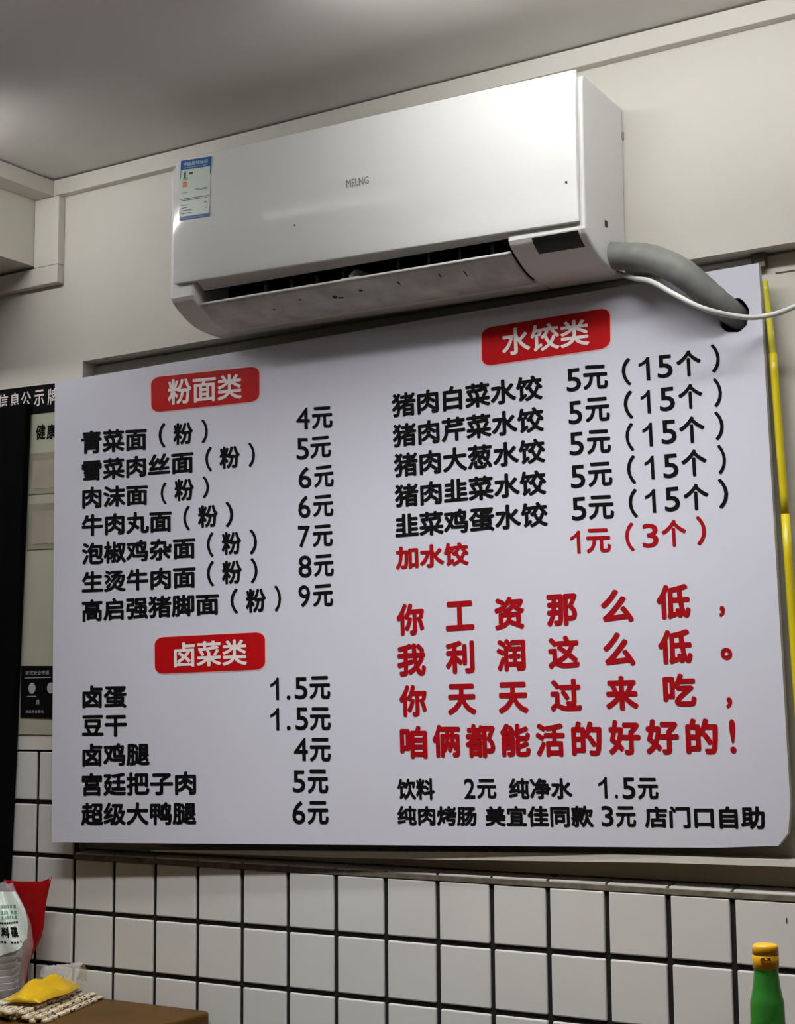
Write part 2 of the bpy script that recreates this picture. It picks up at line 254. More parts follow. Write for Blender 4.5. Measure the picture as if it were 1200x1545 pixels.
# tiles: one bevelled slab per tile, all in the wall's tiling
bm = bmesh.new(); g = 0.0042
for i in range(-9, 24):
    for j in range(-2, 9):
        if j < 0 and i > 0: continue
        x0, x1, z1, z0 = i*0.1, (i+1)*0.1, -j*0.1, -(j+1)*0.1
        dy = random.uniform(-0.0004, 0.0004); tl = random.uniform(-0.0005, 0.0005)
        v = box(bm, (x0+g, dy, z0+g), (x1-g, 0.0085, z1-g))
        for k in (4, 5): v[k].co.y += tl
        v[1].co.y += random.uniform(-0.0005, 0.0005)
til = link('tiling', bm, M_tile, wall, bevel=0.0022)
bm = bmesh.new(); box(bm, (-0.95, 0.0045, -0.95), (2.4, 0.0088, 0.0)); box(bm, (-0.95, 0.0045, 0.0), (NX0+0.004, 0.0088, 0.2035))
link('grout', bm, M_grout, wall)
bm = bmesh.new(); bm.faces.new([bm.verts.new((1.4800+x, -0.0008, -0.0285+z)) for x, z in ((0, -.004), (.0015, -.003), (.002, .002), (.0005, .004))]); link('tile_stain', bm, M_grout, wall)
# flat tiles on the sill of the recess
bm = bmesh.new()
for i in range(1, 23):
    v = box(bm, (i*0.1+0.002, 0.001, 0.0), (i*0.1+0.098, 0.0425, 0.0085))
    for k in (6, 7): v[k].co.z += 0.005
link('sill_tiling', bm, M_tile, wall, bevel=0.0015)
bm = bmesh.new(); box(bm, (NX0, -0.0005, -0.0035), (NX1, 0.0025, 0.0055)); link('sill_edge', bm, M_edge, wall, bevel=0.001)
# recess: pale panel, lower strip coloured dark for the board's shade, white rail
bm = bmesh.new(); box(bm, (NX0, 0.0350, 0.0146), (NX1, 0.0428, NZ1-0.0045)); win = struct(link('window_1', bm, M_niche))
def bar(name, pts, y0, y1, m):
    bm = bmesh.new()
    f = [bm.verts.new((x, y0, z)) for x, z in pts]; b = [bm.verts.new((x, y1, z)) for x, z in pts]
    n = len(pts)
    bm.faces.new(f); bm.faces.new(list(reversed(b)))
    for k in range(n): bm.faces.new((f[k], b[k], b[(k+1)%n], f[(k+1)%n]))
    return link(name, bm, m, win)
bar('lower_shade_strip', [(NX0, 0.0146), (NX1, 0.0146), (NX1, 0.10), (NX0, 0.10)], 0.026, 0.0348, M_brown)
bar('lower_rail', [(0.30, 0.0200), (0.70, 0.0255), (1.08, 0.037), (1.30, 0.044), (1.53, 0.0475), (NX1, 0.055), (NX1, 0.066), (1.53, 0.0565), (1.30, 0.0545), (1.08, 0.0495), (0.70, 0.0365), (0.30, 0.022)], -0.0125, 0.0258, M_trim)
bar('panel_seam', [(1.488, 0.9190), (1.60, 0.9190), (1.60, 0.9215), (1.488, 0.9215)], 0.0342, 0.0349, M_edge)
bar('gap_shade_block', [(1.455, 0.930), (1.476, 0.931), (1.476, NZ1-0.001), (1.455, NZ1-0.001)], 0.022, 0.0348, M_edge)  # dark piece painted in for the shaded gap under the lintel
# trims
def trim(n, a, b, m=M_trim, bev=0.0015):
    bm = bmesh.new(); box(bm, a, b); return struct(link('trim_%d' % n, bm, m, bevel=bev))
trim(1, (0.030, -0.019, 1.2955), (4.9, 0.0, 1.3275))
trim(2, (-0.022, -0.300, 1.2955), (0.030, -0.0005, 1.3275))
trim(3, (-0.0215, -0.018, 1.1545), (0.0445, 0.0, 1.2950))
trim(4, (-2.9, -0.0185, 1.1175), (0.0445, 0.0, 1.1540))
bm = bmesh.new(); box(bm, (-2.9, -0.300, 1.1600), (-0.0225, -0.0005, CZ-0.0005)); o = struct(link('ceiling_soffit', bm, M_soffit))

# ================================================================ near ceiling lamp and two added fill tubes, out of view
M_housing = mat('lamp_housing', (0.7, 0.7, 0.7), 0.4)
def lamp(loc, rz, length, label, glow, shade):
    """a bare tube under a slim batten of half width SHADE"""
    t = empty('ceiling_lamp', (loc[0], loc[1], CZ)); tag(t, label, 'lamp')
    X = Matrix.Translation(loc) @ Matrix.Rotation(rz, 4, 'Z'); top = CZ-loc[2]
    bm = bmesh.new()
    box(bm, (-length/2-0.01, -shade, 0.018), (length/2+0.01, shade, top-0.0005))
    bm.transform(X); link('housing', bm, M_housing, t, bevel=0.002)
    bm = bmesh.new(); tube(bm, [Vector((-length/2+length*k/8, 0, 0)) for k in range(9)], 0.013, 14); bm.transform(X)
    link('tube', bm, glow, t, smooth=True)
    for s in (-1, 1):
        bm = bmesh.new(); box(bm, (s*(length/2+0.004)-0.004, -0.014, -0.014), (s*(length/2+0.004)+0.004, 0.014, 0.0181)); bm.transform(X); link('socket', bm, M_housing, t)
M_near = mat('lamp_tube_near', (0.9, 0.9, 0.9), 0.5, emit=((1, 0.99, 0.97), NEAR_GLOW))
lamp(NEAR_LOC, NEAR_ROT, NEAR_LEN, 'slim white tube lamp closest to the air conditioner', M_near, 0.020)
M_side = mat('fill_tube_side', (0.9, 0.9, 0.9), 0.5, emit=((1, 0.99, 0.97), SIDE_GLOW))  # unseen side tube, added to brighten the left wall
lamp(SIDE_LOC, SIDE_ROT, SIDE_LEN, 'added short fill tube beside the ceiling soffit, out of view', M_side, 0.060)
M_mid = mat('fill_tube_mid', (0.9, 0.9, 0.9), 0.5, emit=((1, 0.99, 0.97), MID_GLOW))  # unseen mid tube, added to fill the unit's left half
lamp(MID_LOC, 0.0, MID_LEN, 'added long fill tube in front of the air conditioner, out of view', M_mid, 0.030)

# ================================================================ air conditioner
AX0, AX1 = 0.448, 1.260
def D(p):                                    # the unit hangs a little lower at its right end
    x, y, z = p; return (x, y, z + (AX1-x)*0.014)
NOSE = [(-0.1462, 0.9900)] + [(p.x, p.y) for p in spline([(-0.1462, 0.9840, 0), (-0.1390, 0.9752, 0), (-0.1215, 0.9637, 0), (-0.0985, 0.9518, 0), (-0.0749, 0.9440, 0), (-0.0394, 0.9400, 0), (-0.0101, 0.9395, 0)], 4)]
ac = empty('air_conditioner', (0.855, 0.0, 1.08))
tag(ac, 'white split air conditioner mounted on the wall above the menu board', 'air conditioner')
bm = bmesh.new()
TOP = [(-0.0006, 1.2175), (-0.134, 1.2265), (-0.143, 1.2235), (-0.1462, 1.216)]
prism(bm, [(-0.0006, 0.9395)] + TOP + NOSE, 1.128, AX1, D)
prism(bm, [(-0.0006, 0.9395)] + TOP + NOSE, AX0, 0.502, D)
prism(bm, TOP + [(-0.1462, 1.0130), (-0.118, 0.9950), (-0.118, 1.034), (-0.046, 1.034), (-0.046, 0.9460), (-0.0394, 0.9397), (-0.0101, 0.9395), (-0.0006, 0.9395)], 0.502, 1.128, D)
casing = link('casing', bm, M_ac, ac, bevel=0.0045, seg=3)
for p in casing.data.polygons: p.use_smooth = False
bm = bmesh.new()
prism(bm, [(-0.1175, 0.9960), (-0.1175, 1.0335), (-0.0465, 1.0335), (-0.0465, 0.9465), (-0.0475, 0.9465), (-0.0475, 1.0325), (-0.1165, 1.0325), (-0.1165, 0.9960)], 0.5025, 1.1275, D)
link('air_outlet', bm, M_dark, ac)
# front panel: gently bowed slab, its left lower corner a little lifted
bm = bmesh.new(); px0, px1 = 0.4635, 1.2535
N, K = 24, 14
front, back = [], []
for i in range(N+1):
    u = i/N; x = px0 + (px1-px0)*u; fr, bk = [], []
    zb = 0.9935 + (AX1-x)*0.031; zt = 1.2320 + (AX1-x)*0.0155
    for k in range(K+1):
        v = k/K; z = zb + (zt-zb)*v
        bow = 0.0042*math.sin(math.pi*v) + 0.0014*math.sin(2*math.pi*u+0.6)*math.sin(math.pi*v)
        fr.append(bm.verts.new((x, -0.1535-bow+0.004*max(0, v-0.85)/0.15*0.4, z))); bk.append(bm.verts.new((x, -0.1466, z)))
    front.append(fr); back.append(bk)
for i in range(N):
    for k in range(K):
        bm.faces.new((front[i][k], front[i+1][k], front[i+1][k+1], front[i][k+1]))
        bm.faces.new((back[i][k], back[i][k+1], back[i+1][k+1], back[i+1][k]))
    bm.faces.new((front[i][0], back[i][0], back[i+1][0], front[i+1][0])); bm.faces.new((front[i][K], front[i+1][K], back[i+1][K], back[i][K]))
for k in range(K):
    bm.faces.new((front[0][k], front[0][k+1], back[0][k+1], back[0][k])); bm.faces.new((front[N][k], back[N][k], back[N][k+1], front[N][k+1]))
panel = link('front_panel', bm, M_acpanel, ac, smooth=True, bevel=0.002, seg=3)
# air flap, curved along the nose
FL = [(-0.1300, 0.9705), (-0.1262, 0.9655), (-0.1185, 0.9605), (-0.0979, 0.9500), (-0.0749, 0.9425), (-0.0480, 0.9388)]
bm = bmesh.new(); prism(bm, FL + [(-0.0480, 0.9425), (-0.0735, 0.9463), (-0.0960, 0.9540), (-0.1165, 0.9645), (-0.1240, 0.9685), (-0.1272, 0.9715)], 0.5055, 1.1240, D, 8)
flap = link('air_flap', bm, M_acdirty, ac)
bm = bmesh.new(); prism(bm, [(-0.1312, 0.9690), (-0.1312, 0.9725), (-0.1262, 0.9730), (-0.1262, 0.9690)], 0.5050, 1.1245, D); link('flap_lip', bm, M_ac, flap, bevel=0.0008)
for x in (0.612, 0.668, 0.722, 0.776, 0.886, 0.945, 1.004, 1.064):
    bm = bmesh.new(); prism(bm, [(-0.0990, 0.9560), (-0.0990, 0.9960), (-0.0900, 1.0060), (-0.0620, 1.0060), (-0.0620, 0.9560)], x-0.0022, x+0.0022, D)
    bm.transform(Matrix.Translation((x, -0.08, 0)) @ Matrix.Rotation(0.55, 4, 'Z') @ Matrix.Translation((-x, 0.08, 0)))
    link('vane', bm, M_vane, ac)
bm = bmesh.new(); prism(bm, [(-0.122, 0.9700), (-0.122, 0.9800), (-0.106, 0.9940), (-0.060, 0.9940), (-0.060, 0.9560), (-0.100, 0.9560)], 0.815, 0.823, D)
prism(bm, [(-0.124, 0.9700), (-0.124, 0.9760), (-0.106, 0.9780), (-0.100, 0.9580)], 0.800, 0.838, D); link('flap_bracket', bm, M_ac, ac, bevel=0.001)
def noseplate(name, xa, xb, za, zb, off, m, parent, n=8):
    def Y(z):
        for a, b in zip(NOSE, NOSE[1:]):
            if b[1] <= z <= a[1]:
                t = (a[1]-z)/max(1e-9, a[1]-b[1]); return a[0]+(b[0]-a[0])*t
        return NOSE[0][0]
    bm = bmesh.new(); pr = []
    for k in range(n+1):
        z = za+(zb-za)*k/n; pr.append((Y(z)-off, z-off*0.5))
    pr2 = [(y+off*0.9+0.0002, z+off*0.4) for y, z in reversed(pr)]
    prism(bm, pr+pr2, xa, xb, D); return link(name, bm, m, parent)
def flapy(z):
    for a, c in zip(FL, FL[1:]):
        if c[1] <= z <= a[1]: return a[0]+(c[0]-a[0])*(a[1]-z)/(a[1]-c[1])
    return FL[-1][0]
for x, z, w_, h_ in ((0.770, 0.9530, 0.010, 0.0022), (0.778, 0.9512, 0.013, 0.0010), (0.826, 0.9555, 0.009, 0.0015), (0.640, 0.9500, 0.006, 0.0010), (0.705, 0.9560, 0.005, 0.0010), (0.905, 0.9570, 0.004, 0.0030), (0.985, 0.9580, 0.003, 0.0030), (1.030, 0.9560, 0.003, 0.0040)):
    bm = bmesh.new(); bm.faces.new([bm.verts.new(D((x+a*w_, flapy(z+c*h_)-0.0005, z+c*h_-0.0003))) for a, c in ((0, -.5), (.6, -1), (1, 0), (.5, .8), (.1, .6))])
    link('flap_stain', bm, M_dark, flap)
noseplate('display_window', 1.1700, 1.2480, 0.9830, 0.9635, 0.0012, M_dark, ac)
noseplate('display_bezel', 1.1670, 1.2510, 0.9848, 0.9620, 0.0006, M_ac, ac)
def panely(x, z):
    u = (x-px0)/(px1-px0); zb = 0.9935+(AX1-x)*0.031; zt = 1.2320+(AX1-x)*0.0155; v = (z-zb)/(zt-zb)
    return -0.1535-0.0042*math.sin(math.pi*v)-0.0014*math.sin(2*math.pi*u+0.6)*math.sin(math.pi*v)
def onpanel(c, off):
    """bilinear patch on the front panel: corners TL, TR, BR, BL as (x, z)"""
    def f(s, t, d):
        v = 1-t
        x = (1-s)*(1-v)*c[0][0]+s*(1-v)*c[1][0]+s*v*c[2][0]+(1-s)*v*c[3][0]
        z = (1-s)*(1-v)*c[0][1]+s*(1-v)*c[1][1]+s*v*c[2][1]+(1-s)*v*c[3][1]
        return (x, panely(x, z)-off-d, z)
    return f
def plate(name, f, rect, d0, d1, m, parent, n=6):
    s0, s1, t0, t1 = rect; bm = bmesh.new(); A = []
    for i in range(n+1):
        A.append([[bm.verts.new(f(s0+(s1-s0)*i/n, t0+(t1-t0)*k/n, d)) for k in range(n+1)] for d in (d0, d1)])
    for i in range(n):
        for k in range(n):
            for q in (0, 1): bm.faces.new((A[i][q][k], A[i+1][q][k], A[i+1][q][k+1], A[i][q][k+1]))
    for i in range(n):
        for k in (0, n): bm.faces.new((A[i][0][k], A[i+1][0][k], A[i+1][1][k], A[i][1][k]))
    for k in range(n):
        for i in (0, n): bm.faces.new((A[i][0][k], A[i][0][k+1], A[i][1][k+1], A[i][1][k]))
    return link(name, bm, m, parent)
M_lab = mat('label_paper', (0.70, 0.78, 0.72), 0.4, 0.03, 30)
M_blue = mat('label_blue', (0.006, 0.10, 0.36), 0.4, 0.05, 30)
M_lt = mat('label_white', (0.55, 0.75, 0.9), 0.4)
M_grn = mat('label_green', (0.25, 0.45, 0.10), 0.4); M_org = mat('label_orange', (0.75, 0.22, 0.02), 0.4); M_dk = mat('label_dark', (0.04, 0.05, 0.04), 0.4)
LF = onpanel([(0.4785, 1.2395), (0.5480, 1.2340), (0.5490, 1.1250), (0.4795, 1.1290)], 0.0003)
lab = plate('energy_label', LF, (0, 1, 0, 1), 0.0, 0.0006, M_lab, ac)
lab['label'] = 'blue and white energy sticker'
plate('label_header', LF, (0, 1, 0.84, 1), 0.0006, 0.0010, M_blue, lab)
plate('label_footer', LF, (0, 1, 0, 0.055), 0.0006, 0.0010, M_blue, lab)
def labtext(text, s0, s1, t0, t1, m, wgt=0.02):
    bm = bmesh.new(); letter(bm, text, lambda s, t, d: LF(s0+(s1-s0)*s, t0+(t1-t0)*t, 0.0012+d), wgt); return link('label_lettering', bm, m, lab)
labtext('中国能效标识', 0.10, 0.90, 0.895, 0.965, M_lt)
labtext('CHINA ENERGY LABEL', 0.12, 0.88, 0.858, 0.880, M_lt, 0)
bm = bmesh.new()
def rect(bm, s0, s1, t0, t1, mi=0, d=0.0010):
    f = bm.faces.new([bm.verts.new(LF(s, t, d)) for s, t in ((s0, t0), (s1, t0), (s1, t1), (s0, t1))]); f.material_index = mi
rect(bm, 0.0, 0.022, 0.05, 0.85, 1); rect(bm, 0.975, 1.0, 0.05, 0.85, 1)
rect(bm, 0.02, 0.98, 0.340, 0.352, 2)
rect(bm, 0.13, 0.19, 0.70, 0.79, 2); rect(bm, 0.30, 0.42, 0.745, 0.785, 2); rect(bm, 0.10, 0.26, 0.66, 0.70, 0); rect(bm, 0.10, 0.21, 0.79, 0.81, 0)
rect(bm, 0.10, 0.24, 0.60, 0.635, 3); rect(bm, 0.10, 0.24, 0.545, 0.59, 3)
for k, (a, b) in enumerate(((0.1, 0.26), (0.55, 0.92), (0.50, 0.92))): rect(bm, a, b, 0.445+0.02*k, 0.452+0.02*k, 2)
for a, b, t in ((0.08, 0.70, 0.315), (0.84, 0.92, 0.315), (0.08, 0.30, 0.235), (0.82, 0.9, 0.235), (0.08, 0.26, 0.19), (0.08, 0.45, 0.145), (0.86, 0.92, 0.145), (0.08, 0.40, 0.10)): rect(bm, a, b, t, t+0.011, 2)
link('label_print', bm, [M_grn, M_blue, M_dk, M_org], lab)
bm = bmesh.new(); letter(bm, 'MELNG', (lambda f: lambda s, t, d: f(s, t, 0.0002+d))(onpanel([(0.8350, 1.1365), (0.8790, 1.1345), (0.8800, 1.1215), (0.8360, 1.1225)], 0.0003)), 0.012); link('logo_lettering', bm, M_vane, ac)
for x, z, r in ((0.7302, 1.0776, 0.0013), (1.2361, 1.0562, 0.0016)):
    f = onpanel([(x-r, z+r), (x+r, z+r), (x+r, z-r), (x-r, z-r)], 0.0002); plate('panel_speck', f, (0, 1, 0, 1), 0, 0.0006, M_dark, ac, 2)
bm = bmesh.new(); box(bm, (AX1-0.0005, -0.0765, 1.0045), (AX1+0.0008, -0.0680, 1.0145)); link('screw_cover', bm, M_dark, ac)
bm = bmesh.new(); box(bm, (AX1-0.0005, -0.0060, 1.1650), (AX1+0.0020, -0.0010, 1.1770)); link('side_clip', bm, M_vane, ac)

# ================================================================ menu board
B_TL, B_TR, B_BR, B_BL = (Vector(p) for p in ((0.0458, -0.020, 0.9141), (1.4793, -0.014, 0.9262), (1.4986, -0.014, 0.0729), (0.0824, -0.042, 0.0297)))
def S(u, v): return (1-u)*(1-v)*B_TL + u*(1-v)*B_TR + u*v*B_BR + (1-u)*v*B_BL
BN = Vector((0, -1, 0))
HU, HV, HRU, HRV = 0.9700, 0.0860, 0.0172, 0.0330       # the hole the pipe goes through
bm = bmesh.new()
outer = [(i/12, 0) for i in range(12)] + [(1, i/10) for i in range(9)] + [(1, 0.93), (0.996, 0.975), (0.985, 0.996)] + [((11-i)/12, 1) for i in range(11)] + [(0, 1-i/10) for i in range(10)]
inner = [(HU+HRU*math.cos(a*math.pi/14)*(1+0.06*math.sin(a*2.1)), HV+HRV*math.sin(a*math.pi/14)*(1+0.05*math.cos(a*1.7))) for a in range(28)]
from mathutils.geometry import delaunay_2d_cdt
pts = [Vector(p) for p in outer] + [Vector(p) for p in inner]
con = [(k, (k+1) % len(outer)) for k in range(len(outer))] + [(len(outer)+k, len(outer)+(k+1) % len(inner)) for k in range(len(inner))]
for i in range(1, 60):
    for k in range(1, 40):
        u, v = i/60, k/40
        if ((u-HU)/(HRU*1.25))**2+((v-HV)/(HRV*1.25))**2 > 1 and not (u > 0.98 and v > 0.965): pts.append(Vector((u, v)))
vo, eo, fo = delaunay_2d_cdt(pts, con, [], 0, 1e-6)[:3]
vv = [bm.verts.new(S(p.x, p.y)) for p in vo]
for f in fo:
    cu = sum(vo[k].x for k in f)/len(f); cv = sum(vo[k].y for k in f)/len(f)
    if ((cu-HU)/(HRU*0.93))**2+((cv-HV)/(HRV*0.93))**2 < 1: continue
    if cu > 0.985 and cv > 0.93 and (cu-0.985)/0.015*0.4+(cv-0.93)/0.066 > 1.42: continue
    bm.faces.new([vv[k] for k in f])
ex = bmesh.ops.extrude_face_region(bm, geom=list(bm.faces))
for v in [e for e in ex['geom'] if isinstance(e, bmesh.types.BMVert)]: v.co.y += 0.010
board = link('menu_board', bm, M_board)
tag(board, 'large white menu board with black and red Chinese lettering on the wall', 'menu board')
def onboard(q, off=0.0006):
    m, n, a, b, c, e = q                     # left u, right u, top/bottom v at left, top/bottom v at right
    def f(s, t, d):
        u = m+(n-m)*s; vt = a+(c-a)*s; vb = b+(e-b)*s
        return S(u, vb+(vt-vb)*t) + BN*(off+d)
    return f
def place_lines():
    def weight(text, c):
        if text in '（）': return 0.026
        if text in '元个': return 0.030
        return (0.034 if c == 'k' else 0.040) if ord(text[0]) > 0x2e80 else 0.013
    for c, segs in LINES:
        slogan = segs[0][0] in ('你', '我', '咱')
        pieces = []
        for text, q in segs:
            if slogan: pieces.append(('slogan_lettering', [(text, q)])); continue
            if not pieces: pieces.append(('item_lettering', [(text, q)]))
            elif text == '（': pieces.append(('bracket_lettering', [(text, q)]))
            elif len(text) > 1: pieces.append(('item_lettering', [(text, q)]))
            elif text[0].isdigit() and pieces[-1][0] == 'item_lettering' or (text[0].isdigit() and pieces[-1][1][-1][0] == '）'): pieces.append(('price_lettering', [(text, q)]))
            else: pieces[-1][1].append((text, q))
        for nm, ss in pieces:
            bm = bmesh.new()
            for text, q in ss: letter(bm, text, onboard(q), weight(text, c))
            o = link(nm, bm, M_black if c == 'k' else M_red, board)
            if c == 'r': o['label'] = 'red lettering'
def rounded(corners, r, k=6):
    """rounded outline in board u,v; corners TL,TR,BR,BL"""
    TL, TR, BR, BL = corners; out = []
    def pt(s, t): return ((1-s)*(1-t)*TL[0]+s*(1-t)*TR[0]+s*t*BR[0]+(1-s)*t*BL[0], (1-s)*(1-t)*TL[1]+s*(1-t)*TR[1]+s*t*BR[1]+(1-s)*t*BL[1])
    rx, ry = r
    for cx, cy, a0 in ((1-rx, ry, -90), (1-rx, 1-ry, 0), (rx, 1-ry, 90), (rx, ry, 180)):
        for i in range(k+1):
            a = math.radians(a0+90*i/k); out.append(pt(cx+rx*math.cos(a), cy+ry*math.sin(a)))
    return out
def place_badges():
    for text, cs, q in BADGES:
        cx = sum(c[0] for c in cs)/4; cy = sum(c[1] for c in cs)/4
        big = [(cx+(u-cx)*1.022, cy+(v-cy)*1.05) for u, v in cs]
        bm = bmesh.new(); bm.faces.new([bm.verts.new(S(u, v)+BN*0.0005) for u, v in rounded(big, (0.09, 0.22))])
        rim = link('heading_badge', bm, M_pink, board); rim['label'] = 'red heading badge with white lettering'
        bm = bmesh.new(); bm.faces.new([bm.verts.new(S(u, v)+BN*0.0008) for u, v in rounded(cs, (0.08, 0.20))])
        link('badge_face', bm, M_badge, rim)
        bm = bmesh.new(); letter(bm, text, onboard(q, 0.0012), 0.022); link('badge_lettering', bm, M_white, rim)
place_lines(); place_badges()

# ================================================================ pipe, cable, yellow strip
pipe = empty('drain_pipe', (1.26, -0.05, 0.96))
tag(pipe, 'thick grey wrapped pipe running from the air conditioner into the board', 'pipe')
PP = spline([(1.2500, -0.050, 0.9660), (1.2766, -0.050, 0.9610), (1.3300, -0.064, 0.9450), (1.3780, -0.068, 0.9160), (1.4100, -0.048, 0.8840), (1.4320, -0.018, 0.8600), (1.4400, 0.020, 0.8500)], 8)
bm = bmesh.new(); tube(bm, PP, lambda t: 0.0215*(1-0.18*max(0, t-0.5)/0.5), 22, 0.05); link('pipe_wrap', bm, M_pipe, pipe, smooth=True)
bm = bmesh.new()
hc = S(HU, HV)
n = 32
def ring(rs, y): return [bm.verts.new((hc.x+1.43*HRU*rs*math.cos(2*math.pi*k/n), y, hc.z+0.872*HRV*rs*math.sin(2*math.pi*k/n))) for k in range(n)]
ra, rb = ring(0.985, -0.0125), ring(0.985, 0.0345)
for k in range(n): bm.faces.new((ra[k], ra[(k+1) % n], rb[(k+1) % n], rb[k]))
bm.faces.new(rb)
link('hole_shade_liner', bm, M_dark, pipe)  # black liner added for the darkness inside the hole
bm = bmesh.new()
tube(bm, spline([(1.2555, -0.030, 0.9440), (1.2950, -0.052, 0.9230), (1.3380, -0.086, 0.9035), (1.3822, -0.100, 0.8733), (1.4187, -0.092, 0.8502), (1.4560, -0.062, 0.8393), (1.4905, -0.042, 0.8372), (1.5372, -0.030, 0.8485), (1.6200, -0.012, 0.8900), (1.7200, -0.006, 0.9600)], 8), 0.0040, 10)
tag(link('power_cable', bm, M_cable, smooth=True), 'thin white cable curving below the grey pipe and across the yellow strip', 'cable')
ys = empty('yellow_strip', (1.51, 0.01, 0.01)); tag(ys, 'yellow plastic strip standing upright along the right edge of the board', 'plastic strip')
def ystrip(name, a, b, r, m):
    bm = bmesh.new(); tube(bm, spline([a, tuple((i+j)/2 for i, j in zip(a, b)), b], 4), r, 12); link(name, bm, m, ys, smooth=True)
ystrip('upper_piece', (1.4828, 0.0, 0.9010), (1.4925, 0.0, 0.7800), 0.0052, M_yel2)
ystrip('lower_piece', (1.4915, 0.0, 0.7900), (1.5010, 0.0, 0.55), 0.0062, M_yel)
ystrip('lower_piece', (1.5010, 0.0, 0.55), (1.5170, 0.003, 0.0100), 0.0066, M_yel)

# ================================================================ notice poster and black panel on the left
po = empty('notice_poster', (-0.05, -0.001, 0.57)); tag(po, 'pale notice poster with black title bar, partly behind the menu board', 'poster')
def flat(name, pts, y0, y1, m, parent=None):
    bm = bmesh.new(); f = [bm.verts.new((x, y0, z)) for x, z in pts]; b = [bm.verts.new((x, y1, z)) for x, z in pts]; n = len(pts)
    bm.faces.new(f); bm.faces.new(list(reversed(b)))
    for k in range(n): bm.faces.new((f[k], b[k], b[(k+1) % n], f[(k+1) % n]))
    return link(name, bm, m, parent)
M_sleeve = mat('clear_sleeve', (0.30, 0.29, 0.22), 0.15, 0.1, 12)
M_card = mat('health_card', (0.36, 0.31, 0.26), 0.4, 0.12, 14)
M_grey = mat('grey_print', (0.42, 0.42, 0.42), 0.5); M_tape = mat('grey_tape', (0.22, 0.22, 0.21), 0.5, 0.15, 30)
flat('sheet', [(-0.44, 0.232), (0.09, 0.228), (0.09, 0.9150), (-0.44, 0.93)], -0.0022, -0.0004, M_poster, po)
tb = flat('title_bar', [(-0.44, 0.870), (0.09, 0.8590), (0.09, 0.9155), (-0.44, 0.9305)], -0.0032, -0.0022, M_black, po)
bm = bmesh.new()
for ch, x0 in (('信', -0.1285), ('息', -0.0955), ('公', -0.0635), ('示', -0.0270), ('牌', 0.0100)):
    letter(bm, ch, wallquad(x0, x0+0.0275, 0.8775-0.03*(x0+0.06), 0.9095-0.03*(x0+0.06), -0.0036), 0.012)
link('title_lettering', bm, M_white, tb)
bm = bmesh.new(); letter(bm, '健', wallquad(-0.0210, 0.0050, 0.8075, 0.8385, -0.0026), 0.03); letter(bm, '康', wallquad(0.0085, 0.0345, 0.8060, 0.8370, -0.0026), 0.03); link('subtitle_lettering', bm, M_black, po)
for z0, z1 in ((0.700, 0.782), (0.590, 0.681)):
    s = flat('card_sleeve', [(-0.0375, z0), (0.085, z0-0.004), (0.085, z1-0.004), (-0.0375, z1)], -0.0036, -0.0022, M_sleeve, po)
    flat('health_card', [(-0.026, z0+0.010), (0.080, z0+0.008), (0.080, z1-0.018), (-0.026, z1-0.016)], -0.0042, -0.0036, M_card, s)
    flat('sleeve_edge', [(-0.0385, z0-0.001), (-0.0355, z0-0.001), (-0.0355, z1+0.001), (-0.0385, z1+0.001)], -0.0046, -0.0036, M_tape, s)
gr = flat('grading_card', [(-0.0465, 0.2620), (0.09, 0.258), (0.09, 0.3590), (-0.0465, 0.3620)], -0.0040, -0.0022, M_black, po)
bm = bmesh.new()
letter(bm, '餐饮安全等级', wallquad(-0.0345, 0.030, 0.3440, 0.3520, -0.0044), 0.0); letter(bm, '食品安全量化', wallquad(-0.032, 0.018, 0.2700, 0.2760, -0.0044), 0.0)
letter(bm, '良', wallquad(-0.0030, 0.0060, 0.2870, 0.2960, -0.0044), 0.01)
for a, b, z in ((-0.036, 0.034, 0.3375), (-0.028, -0.004, 0.3020)):
    bm.faces.new([bm.verts.new(p) for p in ((a, -0.0044, z), (b, -0.0044, z), (b, -0.0044, z+0.0013), (a, -0.0044, z+0.0013))])
for cx in (-0.0155, 0.0345):
    bm.faces.new([bm.verts.new((cx+0.0095*math.cos(k*math.pi/12), -0.0044, 0.3180+0.0105*math.sin(k*math.pi/12))) for k in range(24)])
link('grading_print', bm, M_grey, gr)
flat('tape_piece', [(-0.066, 0.245), (-0.052, 0.248), (-0.052, 0.300), (-0.065, 0.297)], -0.0032, -0.0022, M_tape, po)

bm = bmesh.new()
pts = [(-0.56, 0.8850), (-0.0330, 0.8815), (-0.0330, 0.8630), (-0.0505, 0.1911), (-0.0588, -0.0512), (-0.0650, -0.2499), (-0.56, -0.2499)]
f = [bm.verts.new((x, -0.020, z)) for x, z in pts]; b = [bm.verts.new((x, -0.0055, z)) for x, z in pts]; n = len(pts)
bm.faces.new(f); bm.faces.new(list(reversed(b)))
for k in range(n): bm.faces.new((f[k], b[k], b[(k+1) % n], f[(k+1) % n]))
tag(link('leaning_panel', bm, mat('matt_black_sheet', (0.0015, 0.0015, 0.002), 0.9, 0.1, 10, spec=0.1), bevel=0.001), 'tall matt black panel standing on the table against the wall, left edge', 'panel')

